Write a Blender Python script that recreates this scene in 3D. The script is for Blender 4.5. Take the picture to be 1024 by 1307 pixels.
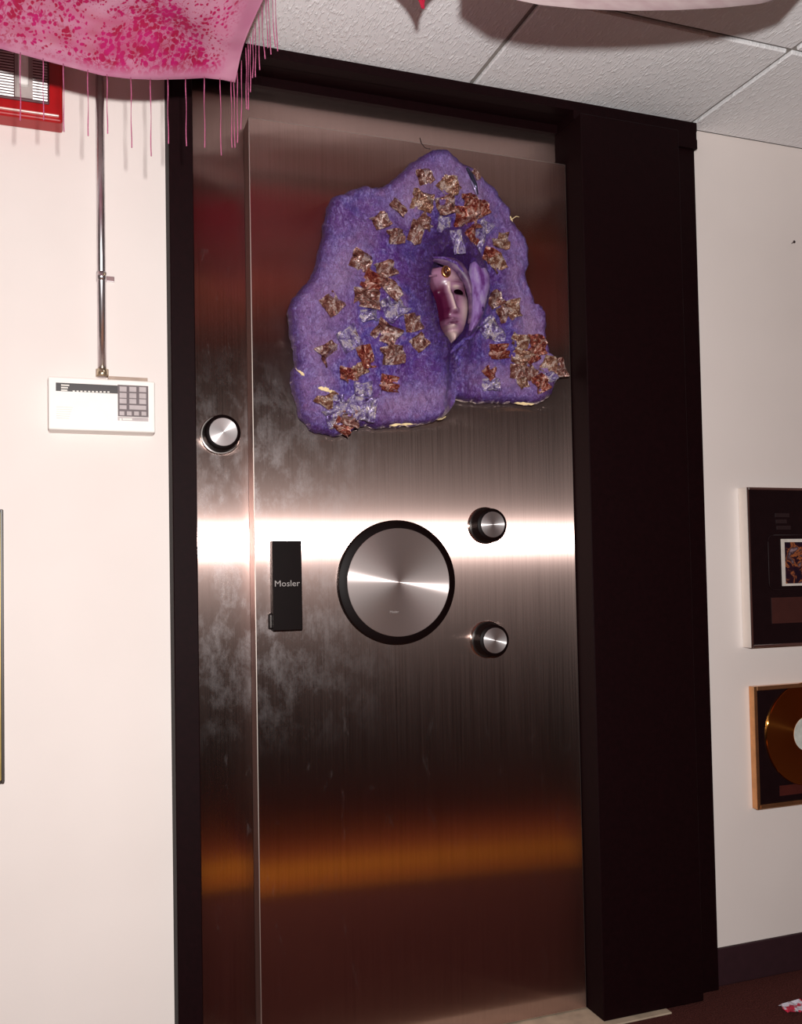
import bpy, bmesh, math, random
from mathutils import Vector, Matrix, noise
random.seed(7)
for o in list(bpy.data.objects): bpy.data.objects.remove(o)
sc = bpy.context.scene
COL = sc.collection

# ------------------------------------------------------------------ camera
FPX = 1187.1
CAM = Vector((0.1334, -2.1984, 1.1727))
PAN, TILT, ROLL = 0.3477, 0.0325, -0.0190
PV = 693.5                             # row of the optical axis (the photograph is a crop)
fw = Vector((math.sin(PAN)*math.cos(TILT), math.cos(PAN)*math.cos(TILT), math.sin(TILT)))
r0 = Vector((math.cos(PAN), -math.sin(PAN), 0)); u0 = r0.cross(fw)
rt = math.cos(ROLL)*r0 + math.sin(ROLL)*u0
up = -math.sin(ROLL)*r0 + math.cos(ROLL)*u0
cam = bpy.data.cameras.new('camera'); camo = bpy.data.objects.new('camera', cam); COL.objects.link(camo)
cam.sensor_fit = 'VERTICAL'; cam.sensor_height = 36; cam.lens = FPX/1307*36; cam.shift_y = (PV-653.5)/1307; cam.clip_start = 0.02
M = Matrix((rt, up, -fw)).transposed().to_4x4(); M.translation = CAM
camo.matrix_world = M
sc.camera = camo

def px(u, v, Y):                       # photograph pixel -> point on the plane y = Y
    d = rt*((u-512)/FPX) - up*((v-PV)/FPX) + fw
    return CAM + d*((Y-CAM.y)/d.y)
def pz(u, v, Z):                       # photograph pixel -> point on the plane z = Z
    d = rt*((u-512)/FPX) - up*((v-PV)/FPX) + fw
    return CAM + d*((Z-CAM.z)/d.z)

# ------------------------------------------------------------------ world, light, exposure
w = bpy.data.worlds.new('world'); sc.world = w; w.use_nodes = True
w.node_tree.nodes['Background'].inputs[0].default_value = (0.30, 0.16, 0.12, 1)
w.node_tree.nodes['Background'].inputs[1].default_value = 0.02
fl = bpy.data.lights.new('camera_flash', 'SPOT'); fl.shadow_soft_size = 0.018; fl.spot_size = math.radians(160); fl.spot_blend = .5
fl.energy = 230; fl.color = (0.97, 0.94, 0.92)
flo = bpy.data.objects.new('camera_flash', fl); COL.objects.link(flo)
Mf = M.copy(); Mf.translation = CAM + rt*0.045 + up*0.172; flo.matrix_world = Mf
sc.view_settings.view_transform = 'Standard'; sc.view_settings.look = 'None'
sc.view_settings.gamma = 1; sc.view_settings.use_curve_mapping = False
sc.view_settings.exposure = 0.0

# ------------------------------------------------------------------ helpers
def tag(o, label, cat, group=None):
    o['label'] = label; o['category'] = cat
    if group: o['group'] = group
    return o
def link(name, me, mat=None, parent=None, smooth=False, loc=None):
    o = bpy.data.objects.new(name, me); COL.objects.link(o)
    if mat and not me.materials: me.materials.append(mat)
    if smooth:
        for p in me.polygons: p.use_smooth = True
    if loc is not None: o.location = loc
    if parent: o.parent = parent
    return o
def thing(name, label, cat, loc, group=None):
    o = bpy.data.objects.new(name, None); COL.objects.link(o); o.location = loc; o.empty_display_size = .05
    return tag(o, label, cat, group)
def mesh(name, vs, fs):
    me = bpy.data.meshes.new(name); me.from_pydata([tuple(v) for v in vs], [], fs); me.update(); return me
def box_bm(bm, a, b):
    x0, y0, z0 = a; x1, y1, z1 = b
    v = [bm.verts.new(p) for p in ((x0,y0,z0),(x1,y0,z0),(x1,y1,z0),(x0,y1,z0),(x0,y0,z1),(x1,y0,z1),(x1,y1,z1),(x0,y1,z1))]
    for f in ((0,3,2,1),(4,5,6,7),(0,1,5,4),(1,2,6,5),(2,3,7,6),(3,0,4,7)): bm.faces.new([v[i] for i in f])
def fin(bm, name, bevel=0, seg=2):
    if bevel: bmesh.ops.bevel(bm, geom=list(bm.edges), offset=bevel, segments=seg, affect='EDGES', profile=.5, clamp_overlap=True)
    bmesh.ops.recalc_face_normals(bm, faces=bm.faces)
    me = bpy.data.meshes.new(name); bm.to_mesh(me); bm.free(); return me
def box(name, a, b, mat, parent=None, bevel=0, seg=2, off=None):
    """box with world corners a, b (relative to off when the parent sits at off)"""
    o = Vector(off) if off is not None else Vector((0,0,0))
    bm = bmesh.new(); box_bm(bm, Vector(a)-o, Vector(b)-o)
    return link(name, fin(bm, name, bevel, seg), mat, parent)
def lathe_me(name, prof, n=48, cap0=True, cap1=True):
    """profile of (radius, y): turned round the y axis; y falls towards the viewer"""
    vs, fs = [], []
    for r, y in prof:
        for k in range(n):
            a = 2*math.pi*k/n; vs.append((r*math.cos(a), y, r*math.sin(a)))
    m = len(prof)
    for i in range(m-1):
        for k in range(n):
            k2 = (k+1) % n
            fs.append((i*n+k, i*n+k2, (i+1)*n+k2, (i+1)*n+k))
    if cap0: fs.append(tuple(range(n))[::-1])
    if cap1: fs.append(tuple(range((m-1)*n, m*n)))
    me = mesh(name, vs, fs)
    bm = bmesh.new(); bm.from_mesh(me); bmesh.ops.recalc_face_normals(bm, faces=bm.faces); bm.to_mesh(me); bm.free()
    return me
def shade_auto(o, ang=35):
    me = o.data
    for p in me.polygons: p.use_smooth = True
    bm = bmesh.new(); bm.from_mesh(me)
    for e in bm.edges:
        if len(e.link_faces) == 2 and e.calc_face_angle(0) > math.radians(ang): e.smooth = False
    bm.to_mesh(me); bm.free(); return o
def tube(name, pts, rad, mat, parent=None, n=6, radf=None):
    vs, fs = [], []; pts = [Vector(p) for p in pts]; L = len(pts)
    for i, p in enumerate(pts):
        t = (pts[min(i+1, L-1)]-pts[max(i-1, 0)]).normalized()
        a = t.orthogonal().normalized() if abs(t.z) < .99 else Vector((1,0,0)); a = (a - t*a.dot(t)).normalized(); b = t.cross(a)
        r = rad*(radf(i/(L-1)) if radf else 1)
        for k in range(n):
            q = 2*math.pi*k/n; vs.append(p + a*r*math.cos(q) + b*r*math.sin(q))
    for i in range(L-1):
        for k in range(n):
            k2 = (k+1) % n; fs.append((i*n+k, i*n+k2, (i+1)*n+k2, (i+1)*n+k))
    fs.append(tuple(range(n))[::-1]); fs.append(tuple(range((L-1)*n, L*n)))
    return link(name, mesh(name, vs, fs), mat, parent, True)
def text(name, s, size, mat, parent, loc, depth=.0004, align='CENTER', sx=1.0):
    c = bpy.data.curves.new(name, 'FONT'); c.body = s; c.size = size; c.extrude = depth; c.align_x = align; c.align_y = 'CENTER'; c.resolution_u = 2
    t = bpy.data.objects.new(name, c); COL.objects.link(t)
    bpy.context.view_layer.update()
    me = bpy.data.meshes.new_from_object(t.evaluated_get(bpy.context.evaluated_depsgraph_get()))
    bpy.data.objects.remove(t); bpy.data.curves.remove(c)
    for v in me.vertices: v.co = (v.co.x*sx, -v.co.z, v.co.y)
    me.materials.clear()
    return link(name, me, mat, parent, loc=loc)

# ------------------------------------------------------------------ materials
class NT:
    def __init__(s, name):
        s.m = bpy.data.materials.new(name); s.m.use_nodes = True; s.t = s.m.node_tree; s.N = s.t.nodes; s.L = s.t.links
        s.b = s.N['Principled BSDF']; s.out = s.N['Material Output']
    def n(s, typ, **kw):
        x = s.N.new(typ)
        for k, v in kw.items():
            if k.startswith('i_'): x.inputs[k[2:].replace('_', ' ')].default_value = v
            else: setattr(x, k, v)
        return x
    def l(s, a, b): s.L.new(a, b)
    def ramp(s, fac, stops, interp='LINEAR'):
        r = s.N.new('ShaderNodeValToRGB'); r.color_ramp.interpolation = interp
        e = r.color_ramp.elements
        while len(e) < len(stops): e.new(.5)
        for k, (p, c) in enumerate(stops): e[k].position = p; e[k].color = (*c, 1) if len(c) == 3 else c
        s.l(fac, r.inputs[0]); return r.outputs[0]
    def coord(s, kind='Object', scale=(1,1,1), rot=(0,0,0)):
        c = s.N.new('ShaderNodeTexCoord'); m = s.N.new('ShaderNodeMapping'); m.inputs['Scale'].default_value = scale; m.inputs['Rotation'].default_value = rot
        s.l(c.outputs[kind], m.inputs[0]); return m.outputs[0]
    def world(s, scale=(1,1,1), rot=(0,0,0)):
        c = s.N.new('ShaderNodeNewGeometry'); m = s.N.new('ShaderNodeMapping'); m.inputs['Scale'].default_value = scale; m.inputs['Rotation'].default_value = rot
        s.l(c.outputs['Position'], m.inputs[0]); return m.outputs[0]
    def n_map(s, vec, scale, rot=(0,0,0)):
        m = s.N.new('ShaderNodeMapping'); m.inputs['Scale'].default_value = scale; m.inputs['Rotation'].default_value = rot; s.l(vec, m.inputs[0]); return m.outputs[0]
    def noise(s, vec, scale, detail=3, rough=.5, dist=0):
        x = s.n('ShaderNodeTexNoise'); x.inputs['Scale'].default_value = scale; x.inputs['Detail'].default_value = detail
        x.inputs['Roughness'].default_value = rough; x.inputs['Distortion'].default_value = dist
        s.l(vec, x.inputs['Vector']); return x.outputs['Fac']
    def bump(s, h, strength, dist=.01, normal=None):
        x = s.n('ShaderNodeBump'); x.inputs['Strength'].default_value = strength; x.inputs['Distance'].default_value = dist
        s.l(h, x.inputs['Height'])
        if normal: s.l(normal, x.inputs['Normal'])
        return x.outputs[0]
    def mix(s, f, a, b, mode='MIX'):
        x = s.n('ShaderNodeMix', data_type='RGBA', blend_type=mode)
        for sock, v in ((x.inputs[0], f), (x.inputs[6], a), (x.inputs[7], b)):
            if isinstance(v, bpy.types.NodeSocket): s.l(v, sock)
            else: sock.default_value = v if not isinstance(v, tuple) else ((*v, 1) if len(v) == 3 else v)
        return x.outputs[2]
    def math(s, op, a, b=0.0, clamp=False):
        x = s.n('ShaderNodeMath', operation=op, use_clamp=clamp)
        for sock, v in ((x.inputs[0], a), (x.inputs[1], b)):
            if isinstance(v, bpy.types.NodeSocket): s.l(v, sock)
            else: sock.default_value = v
        return x.outputs[0]
    def set(s, **kw):
        for k, v in kw.items():
            i = s.b.inputs[k.replace('_', ' ')]
            if isinstance(v, bpy.types.NodeSocket): s.l(v, i)
            else: i.default_value = (*v, 1) if isinstance(v, tuple) and len(v) == 3 and i.type == 'RGBA' else v
        return s
def silk(t, f):
    '''thin cloth: part of the light that falls on one side comes out of the other'''
    tr = t.n('ShaderNodeBsdfTranslucent'); c = t.b.inputs['Base Color'].links[0].from_socket; t.l(c, tr.inputs[0])
    ms = t.n('ShaderNodeMixShader'); ms.inputs[0].default_value = f; t.l(t.b.outputs[0], ms.inputs[1]); t.l(tr.outputs[0], ms.inputs[2]); t.l(ms.outputs[0], t.out.inputs[0])
def plain(name, col, rough=.5, metal=0.0, spec=.5, var=.12, scale=40, bump=0.0):
    t = NT(name); v = t.world(); f = t.noise(v, scale, 3)
    c = t.ramp(f, [(0.25, tuple(x*(1-var) for x in col)), (.75, tuple(min(1, x*(1+var)) for x in col))])
    t.set(Base_Color=c, Roughness=rough, Metallic=metal, Specular_IOR_Level=spec)
    if bump: t.set(Normal=t.bump(f, bump, .002))
    return t.m

def lobes(t, tan, col, specs):
    """metal reflection built from anisotropic lobes: (weight, roughness, anisotropy); stretched along the tangent"""
    sh = None; acc = 0
    for wt, rg, an in specs:
        g = t.n('ShaderNodeBsdfAnisotropic', distribution='GGX'); g.inputs['Anisotropy'].default_value = an
        if isinstance(rg, bpy.types.NodeSocket): t.l(rg, g.inputs['Roughness'])
        else: g.inputs['Roughness'].default_value = rg
        t.l(col, g.inputs['Color']); t.l(tan, g.inputs['Tangent'])
        if sh is None: sh = g.outputs[0]; acc = wt
        else:
            m = t.n('ShaderNodeMixShader'); acc += wt; m.inputs[0].default_value = wt/acc; t.l(sh, m.inputs[1]); t.l(g.outputs[0], m.inputs[2]); sh = m.outputs[0]
    return sh
def steel_mat(name, base=(.67, .48, .43)):
    t = NT(name)
    fine = t.noise(t.world((420, 1, 3.0)), 1.0, 3, .6)
    wide = t.noise(t.world((60, 1, 1.2)), 1.0, 3, .6)
    tone = t.mix(t.math('MULTIPLY', wide, .5), (*base,), tuple(x*.78 for x in base))
    tone = t.mix(t.ramp(fine, [(.36, (.34,.34,.34)), (.55, (0,0,0))]), tone, tuple(x*.55 for x in base))
    tv = t.n('ShaderNodeCombineXYZ'); tv.inputs[0].default_value = 1.0
    r2 = t.math('ADD', .33, t.math('MULTIPLY', fine, .28))
    sh = lobes(t, tv.outputs[0], tone, [(.84, .255, -.845), (.16, r2, -.60)])
    # greasy hand marks round the handle side
    g = t.n('ShaderNodeBsdfAnisotropic', distribution='GGX'); g.inputs['Color'].default_value = (.60, .56, .57, 1); g.inputs['Roughness'].default_value = .52
    p = t.n('ShaderNodeNewGeometry'); sp = t.n('ShaderNodeSeparateXYZ'); t.l(p.outputs['Position'], sp.inputs[0])
    blot = t.noise(t.world((1, 1, .6)), 17, 8, .74, .15)
    blot = t.ramp(blot, [(.46, (0,0,0)), (.72, (1,1,1))])
    def fall(s, c, r):                 # where hands touch: around x, z = c
        d = t.math('ABSOLUTE', t.math('SUBTRACT', s, c)); return t.math('SUBTRACT', 1.0, t.math('DIVIDE', d, r), True)
    reg = t.math('MULTIPLY', fall(sp.outputs[0], .60, .40), fall(sp.outputs[2], 1.24, .50))
    f = t.math('MULTIPLY', t.math('MULTIPLY', blot, reg), .48, True)
    f = t.math('ADD', f, t.math('MULTIPLY', t.ramp(t.noise(t.world((1,1,.35), (0,.5,0)), 30, 6, .75, .3), [(.6,(0,0,0)),(.72,(1,1,1))]), .06))
    ms = t.n('ShaderNodeMixShader'); t.l(f, ms.inputs[0]); t.l(sh, ms.inputs[1]); t.l(g.outputs[0], ms.inputs[2]); t.l(ms.outputs[0], t.out.inputs[0])
    return t.m
def turned_mat(name, base, specs):
    """metal brushed in circles round the object's own y axis"""
    t = NT(name); tc = t.n('ShaderNodeTexCoord')
    sp = t.n('ShaderNodeSeparateXYZ'); t.l(tc.outputs['Object'], sp.inputs[0])
    cb = t.n('ShaderNodeCombineXYZ'); t.l(sp.outputs[0], cb.inputs[0]); t.l(sp.outputs[2], cb.inputs[2])
    nm = t.n('ShaderNodeVectorMath', operation='NORMALIZE'); t.l(cb.outputs[0], nm.inputs[0])
    ln = t.n('ShaderNodeVectorMath', operation='LENGTH'); t.l(cb.outputs[0], ln.inputs[0])
    cc = t.n('ShaderNodeCombineXYZ'); t.l(ln.outputs['Value'], cc.inputs[0])
    ring = t.noise(cc.outputs[0], 900, 2)
    t.l(lobes(t, nm.outputs[0], t.mix(ring, tuple(x*.8 for x in base), base), specs), t.out.inputs[0]); return t.m

M_wall = NT('wall_paint')
_f = M_wall.noise(M_wall.world(), 260, 3); M_wall.set(Base_Color=M_wall.ramp(M_wall.noise(M_wall.world(), 3, 3), [(.3, (.80,.72,.68)), (.7, (.84,.76,.72))]), Roughness=.75, Specular_IOR_Level=.2, Normal=M_wall.bump(_f, .10, .002)); M_wall = M_wall.m
t = NT('ceiling_tile'); _v = t.world((3.4, 1.0, 1), (0, 0, -.30)); _h = t.noise(_v, 46, 3, .55, .4)
_h2 = t.ramp(_h, [(.50, (0,0,0)), (.66, (1,1,1))])
t.set(Base_Color=t.mix(_h2, (.86,.85,.86), (.95,.95,.96)), Roughness=.9, Specular_IOR_Level=.1, Normal=t.bump(_h2, .45, .004)); M_tile = t.m
M_tee = plain('grid_grey', (.30,.27,.25), .6)
t = NT('carpet'); _v = t.world(); _h = t.noise(_v, 260, 3, .7)
t.set(Base_Color=t.ramp(_h, [(.3, (.045,.012,.011)), (.7, (.150,.050,.042))]), Roughness=1, Specular_IOR_Level=.05, Normal=t.bump(_h, .8, .01)); M_carpet = t.m
M_base = plain('baseboard', (.030,.010,.014), .55)
M_black = plain('black_paint', (.0075,.0014,.0020), .6, spec=.08, var=.2, scale=90)
M_steel = steel_mat('brushed_steel')
M_edge = plain('polished_edge', (.80,.70,.64), .42, 1.0, var=.02)
M_dialblk = plain('black_anodised', (.005,.002,.002), .45, spec=.08)
M_disc = turned_mat('turned_steel', (.66,.56,.54), [(.45, .32, -.8), (.55, .62, -.35)])
M_knobface = turned_mat('turned_knob', (.74,.68,.68), [(.45, .36, -.75), (.55, .62, -.3)])
M_chrome = plain('knob_base_metal', (.62,.56,.53), .2, 1.0)
M_letter = plain('grey_lettering', (.30,.27,.26), .5)
M_panelwood = plain('dark_wall_panel', (.075,.018,.013), .6, scale=6, var=.3)
M_sill = plain('bare_sill', (.42,.33,.24), .6, scale=18, var=.25)

# ------------------------------------------------------------------ setting
H = 2.44
XL, XR = 0.3616, 1.8354
RX0, RX1, RY0 = -1.7, 3.4, -5.2
def S(o): o['kind'] = 'structure'; return o
bm = bmesh.new(); box_bm(bm, (RX0, 0, 0), (XL, .15, H)); box_bm(bm, (XR, 0, 0), (RX1, .15, H)); wall = S(link('wall_back', fin(bm, 'wall_back'), M_wall))
S(box('wall_left', (RX0-.1, RY0, 0), (RX0, .15, H), M_panelwood))
S(box('wall_right', (RX1, RY0, 0), (RX1+.1, .15, H), M_panelwood))
S(box('wall_front', (RX0-.1, RY0-.1, 0), (RX1+.1, RY0, H), M_panelwood))
floor = S(box('floor', (RX0-.1, RY0-.1, -.08), (RX1+.1, .35, 0), M_carpet))
ceil = S(box('ceiling', (RX0-.1, RY0-.1, H+.012), (RX1+.1, .35, H+.06), M_tee))
TX, TW, TY = 1.1387, .6893, -.417
me_cache = {}
xs = [RX0] + [TX+TW*k for k in range(-4, 4) if RX0 < TX+TW*k < RX1] + [RX1]
ys = [0.0] + [TY-TW*k for k in range(0, 7) if TY-TW*k > RY0] + [RY0]
for i in range(len(xs)-1):
    for j in range(len(ys)-1):
        a, b, c, d = xs[i]+.007, xs[i+1]-.007, ys[j+1]+.007, ys[j]-(.007 if j else .001)
        key = (round(b-a, 3), round(d-c, 3))
        if key not in me_cache:
            bm = bmesh.new(); box_bm(bm, (-(b-a)/2, -(d-c)/2, 0), ((b-a)/2, (d-c)/2, .012)); me_cache[key] = fin(bm, 'ceiling_tile', .003, 1)
        link('ceiling_tile', me_cache[key], M_tile, ceil, loc=((a+b)/2, (c+d)/2, H))
S(box('baseboard_right', (XR+.001, -.010, 0), (RX1, -.0005, .105), M_base, bevel=.003))
S(box('baseboard_left', (RX0, -.010, 0), (XL-.001, -.0005, .105), M_base, bevel=.003))

# ------------------------------------------------------------------ vault frame
YC, YF, YH, YS, YD = -.0742, -.0279, -.0385, .0658, .0060
XD, XDR, ZD, ZS = .5597, 1.4337, 2.2854, 2.3913
XJ = px(252.5, 700, YC).x
VF = Vector((1.0, .08, 0))
vf = thing('vault_frame', 'deep black surround with a narrow brushed steel strip inside it, around the vault door', 'door frame', VF)
bm = bmesh.new(); box_bm(bm, Vector((XL+.0005, YC, .006))-VF, Vector((XJ, .16, ZS))-VF); link('jamb', fin(bm, 'jamb', .002, 1), M_black, vf)
xh = px(890, 175, YH).x; zh = px(890, 190, YH).z
XCF = px(899, 1283, YC).x
bm = bmesh.new(); box_bm(bm, Vector((XDR+.002, YC, .006))-VF, Vector((XCF, .16, ZS))-VF); link('column', fin(bm, 'column', .002, 1), M_black, vf)
bm = bmesh.new(); box_bm(bm, Vector((XCF-.002, YF, .001))-VF, Vector((XR-.0005, .16, ZS))-VF); link('side_flange', fin(bm, 'side_flange', .002, 1), M_black, vf)
bm = bmesh.new(); box_bm(bm, Vector((XL-.004, YH, ZS+.024))-VF, Vector((xh, -.0005, H))-VF); box_bm(bm, Vector((XL+.0005, -.002, ZS+.024))-VF, Vector((XR-.0005, .16, H))-VF)
box_bm(bm, Vector((XL+.0005, .050, ZS))-VF, Vector((XR-.0005, .16, ZS+.024))-VF)
box_bm(bm, Vector((XL+.0005, YH, ZS))-VF, Vector((XJ, .050, ZS+.024))-VF); box_bm(bm, Vector((XDR+.002, YH, ZS))-VF, Vector((XR-.0005, .050, ZS+.024))-VF)
box_bm(bm, Vector((XCF-.05, YH, zh))-VF, Vector((xh, -.0005, ZS))-VF)
link('header', fin(bm, 'header'), M_black, vf)
st = box('steel_strip', (XJ-.002, YS, .006), (XD-.0006, .15, ZS), M_steel, vf, off=VF)
st2 = box('steel_strip', (XD-.0006, YS, ZD-.01), (XDR+.002, .15, ZS), M_steel, vf, off=VF)
vfb = box('back_plate', (XL+.002, .161, 0.006), (XR-.002, .19, H), M_black, vf, off=VF)

# knob: steel base ring > black tapering barrel > brushed silver face
def knob(parent, off, u, v, Y, depth, rf, rb, rbase, name='lock_knob'):
    c = px(u, v, Y-depth)
    base = Vector((c.x, Y, c.z))
    k = link(name, lathe_me(name, [(rb, -.010), (rb, -depth*.30), (rb*.985, -depth*.34), (rf+.0092, -depth+.008), (rf+.0080, -depth+.004), (rf+.001, -depth)], 48), M_dialblk, parent, loc=base-off); shade_auto(k)
    r = link('base_ring', lathe_me('base_ring', [(rbase, -.0002), (rbase, -.008), (rbase-.0015, -.0105), (rb-.002, -.0105)], 48), M_chrome, k); shade_auto(r)
    f = link('knob_face', lathe_me('knob_face', [(rf, -depth+.001), (rf, -depth-.0008), (rf-.0008, -depth-.0014)], 48), M_knobface, k); shade_auto(f)
    return k
knob(vf, VF, 285.2, 551.3, YS, .056, .0335, .0435, .048)

# ------------------------------------------------------------------ vault door
VD = Vector(((XD+XDR)/2, YD, 0.0))
vd = thing('vault_door', 'tall brushed stainless steel vault door slab with a big round dial and two small knobs', 'vault door', VD)
slab = box('door_slab', (XD, YD, .008), (XDR, .155, ZD), M_steel, vd, bevel=.0022, seg=2, off=VD)
slab.data.materials.append(M_edge); slab.data.materials.append(plain('slab_side', (.26,.16,.14), .45, 1.0, var=.05))
for p in slab.data.polygons:
    n = p.normal
    if abs(n.y) < .98: p.material_index = 1 if p.area < .02 else 2
# big dial
DD = .022
dc = px(509.6, 743.2, YD-DD); dr = (px(574.6, 743.2, YD-DD).x - px(444.6, 743.2, YD-DD).x)/2
dial = link('combination_dial', lathe_me('combination_dial', [(dr+.021, -.0003), (dr+.021, -.012), (dr+.019, -.0165), (dr+.002, -DD), (dr-.002, -DD)], 96), M_dialblk, vd, loc=Vector((dc.x, YD, dc.z))-VD); shade_auto(dial)
df = link('dial_face', lathe_me('dial_face', [(dr, -DD+.001), (dr, -DD-.001), (dr-.001, -DD-.002)], 96), M_disc, dial); shade_auto(df)
text('dial_lettering', 'Mosler', .0085, M_letter, dial, (px(503, 781, YD-DD).x-dc.x, -DD-.0022, px(503, 781, YD-DD).z-dc.z))
knob(vd, VD, 629.3, 669.5, YD, .052, .0330, .0435, .048)
knob(vd, VD, 632.3, 817.5, YD, .052, .0325, .0430, .048)
# black plate with the maker's name
YP = YD-.030
a, b = px(347.5, 690, YP), px(385.5, 804, YP)
zt, zb = px(366, 690, YP).z, px(366, 805, YP).z
plate = box('handle_plate', (px(348.3, 747, YP).x, YP, zb), (px(385.8, 747, YP).x, YD-.0003, zt), M_dialblk, vd, bevel=.002, off=VD)
pc = px(366.5, 745, YP)
text('plate_lettering', 'Mosler', .0205, M_letter, plate, Vector((pc.x, YP-.0006, pc.z))-VD, sx=1.08)
ta, tb = px(343.5, 783, YD-.015), px(349, 803, YD-.015)
lt = box('latch_tab', (ta.x, YD-.016, tb.z), (tb.x, YD-.0003, ta.z), M_dialblk, vd, bevel=.0015, off=VD)
box('tab_edge', (ta.x+.002, YD-.0168, tb.z+.004), (ta.x+.005, YD-.0155, ta.z-.004), M_chrome, lt, off=VD)

# bare sill in front of the door
S_s = box('threshold_plate', (XL+.003, -.094, 0.0005), (1.63, .15, .005), M_sill, bevel=.001)
tag(S_s, 'bare beige threshold plate on the floor under the steel vault door', 'threshold')

# ------------------------------------------------------------------ relief sculpture with a mask
def zc(x, y): return (340+x/2.56, 170+y/2.56)
OUT = [(590,48),(560,50),(520,62),(490,82),(460,105),(430,130),(405,155),(385,165),(355,168),(325,162),(290,172),(255,185),(225,195),(208,215),(205,250),(192,280),(188,310),(182,350),(172,400),(160,440),(140,480),(110,510),(88,535),(76,565),(72,600),(78,650),(88,690),(95,720),(98,750),(85,775),(82,810),(95,850),(105,890),(120,930),(150,965),(190,982),(235,988),(275,975),(290,950),(320,955),(370,962),(420,958),(480,955),(530,948),(580,930),(605,910),(615,885),(620,865),(650,872),(700,880),(760,875),(820,880),(870,886),(915,872),(940,850),(960,810),(970,775),(960,745),(935,730),(925,700),(915,660),(918,620),(912,580),(905,562),(885,560),(875,530),(850,490),(848,460),(860,430),(858,390),(850,340),(825,310),(805,270),(800,235),(775,210),(745,170),(715,145),(680,115),(640,92),(610,75)]
YM = YD-.045                                   # plane on which the outline was measured
pts = [px(*zc(*p), YM) for p in OUT]; pts = [(p.x, p.z) for p in pts]
def lerp(a, b, t): return a+(b-a)*t
# resample the outline evenly
seg = [math.dist(pts[i], pts[(i+1) % len(pts)]) for i in range(len(pts))]; tot = sum(seg)
NA, NR = 300, 74
ring = []; i = 0; acc = 0
for k in range(NA):
    d = tot*k/NA
    while acc+seg[i] < d: acc += seg[i]; i += 1
    t = (d-acc)/seg[i]; p, q = pts[i], pts[(i+1) % len(pts)]
    x, z = lerp(p[0], q[0], t), lerp(p[1], q[1], t)
    j = noise.noise(Vector((x*90, z*90, 3.1)))*.0042 + noise.noise(Vector((x*35, z*35, 8)))*.0040
    dx, dz = q[0]-p[0], q[1]-p[1]; L = math.hypot(dx, dz) or 1
    ring.append((x+dz/L*j, z-dx/L*j))
fc = px(*zc(600, 545), YM); FC = (fc.x, fc.z)
SC = Vector((FC[0], YD, FC[1]-.3))
sculpt = thing('wall_sculpture', 'purple painted relief with copper scraps and a small hooded face, hung on the steel door', 'wall sculpture', SC)
def wpt(x, y, Y=YM):
    p = px(*zc(x, y), Y); return Vector((p.x, p.z))
HX, HZ = FC
def hood(x, z):                                 # elliptic distance from the face centre, 1 on the hood's lip
    ex, ez = (x-(HX+.002))/.066, (z-(HZ+.004))/.118
    if ez < 0: ex *= 1+.55*min(1.2, -ez)
    return math.hypot(ex, ez)
def depth(x, z, r):
    """distance out from the door at a point, r = 1 on the rim"""
    v = Vector((x*9, z*9, 1.7))
    e = min(1, (1-r)/.07)
    d = .026 + .030*math.sqrt(max(0, 1-(1-e)**2))
    d += .015*noise.noise(v) + .0085*noise.noise(v*3.1) + .0048*noise.noise(v*9) + .0018*noise.noise(v*24)
    h = hood(x, z)
    d += .038*math.exp(-((h-1.18)/.30)**2)*(1-.45*max(0, min(1, (HZ-z)/.12)))*(1-.40*max(0, min(1, (HX-x)/.03)))
    if h < 1.05: d -= .034*min(1, (1.05-h)/.25)
    # fold running down from the hood below the chin
    fx = HX-.002+.22*(HZ-.12-z)*(-.3)
    if z < HZ-.09: d += (.014*math.exp(-((x-fx+.026)/.016)**2) - .016*math.exp(-((x-fx-.004)/.018)**2) + .008*math.exp(-((x-fx-.034)/.014)**2))*min(1, (HZ-.09-z)/.04)
    return d
vs = []; tone = []
for k in range(NR+1):
    r = (k/NR)**.9
    for a in range(NA):
        x = lerp(FC[0], ring[a][0], r); z = lerp(FC[1], ring[a][1], r)
        d = depth(x, z, r)
        vs.append(Vector((x, YD-d, z))-SC)
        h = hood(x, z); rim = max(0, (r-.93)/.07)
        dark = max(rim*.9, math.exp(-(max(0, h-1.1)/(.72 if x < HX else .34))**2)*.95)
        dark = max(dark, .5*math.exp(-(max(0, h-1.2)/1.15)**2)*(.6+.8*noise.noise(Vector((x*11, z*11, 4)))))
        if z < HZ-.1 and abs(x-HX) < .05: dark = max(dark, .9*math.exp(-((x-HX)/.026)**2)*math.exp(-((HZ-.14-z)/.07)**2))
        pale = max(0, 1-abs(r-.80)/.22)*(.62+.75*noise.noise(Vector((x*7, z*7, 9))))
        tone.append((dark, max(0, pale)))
fs = []
for k in range(NR):
    for a in range(NA):
        a2 = (a+1) % NA; fs.append((k*NA+a, k*NA+a2, (k+1)*NA+a2, (k+1)*NA+a))
n0 = len(vs)
for a in range(NA):                             # turned-in rim, then the back
    x = lerp(FC[0], ring[a][0], .992); z = lerp(FC[1], ring[a][1], .992); vs.append(Vector((x, YD-.012, z))-SC); tone.append((1, 0))
for a in range(NA):
    a2 = (a+1) % NA; fs.append((NR*NA+a, NR*NA+a2, n0+a2, n0+a))
n1 = len(vs)
for a in range(NA):
    x = lerp(FC[0], ring[a][0], .9); z = lerp(FC[1], ring[a][1], .9); vs.append(Vector((x, YD-.010, z))-SC); tone.append((1, 0))
for a in range(NA):
    a2 = (a+1) % NA; fs.append((n0+a, n0+a2, n1+a2, n1+a))
fs.append(tuple(range(n1, n1+NA)))
t = NT('purple_paint')
at = t.n('ShaderNodeAttribute', attribute_name='tone'); sp = t.n('ShaderNodeSeparateColor'); t.l(at.outputs['Color'], sp.inputs[0])
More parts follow.
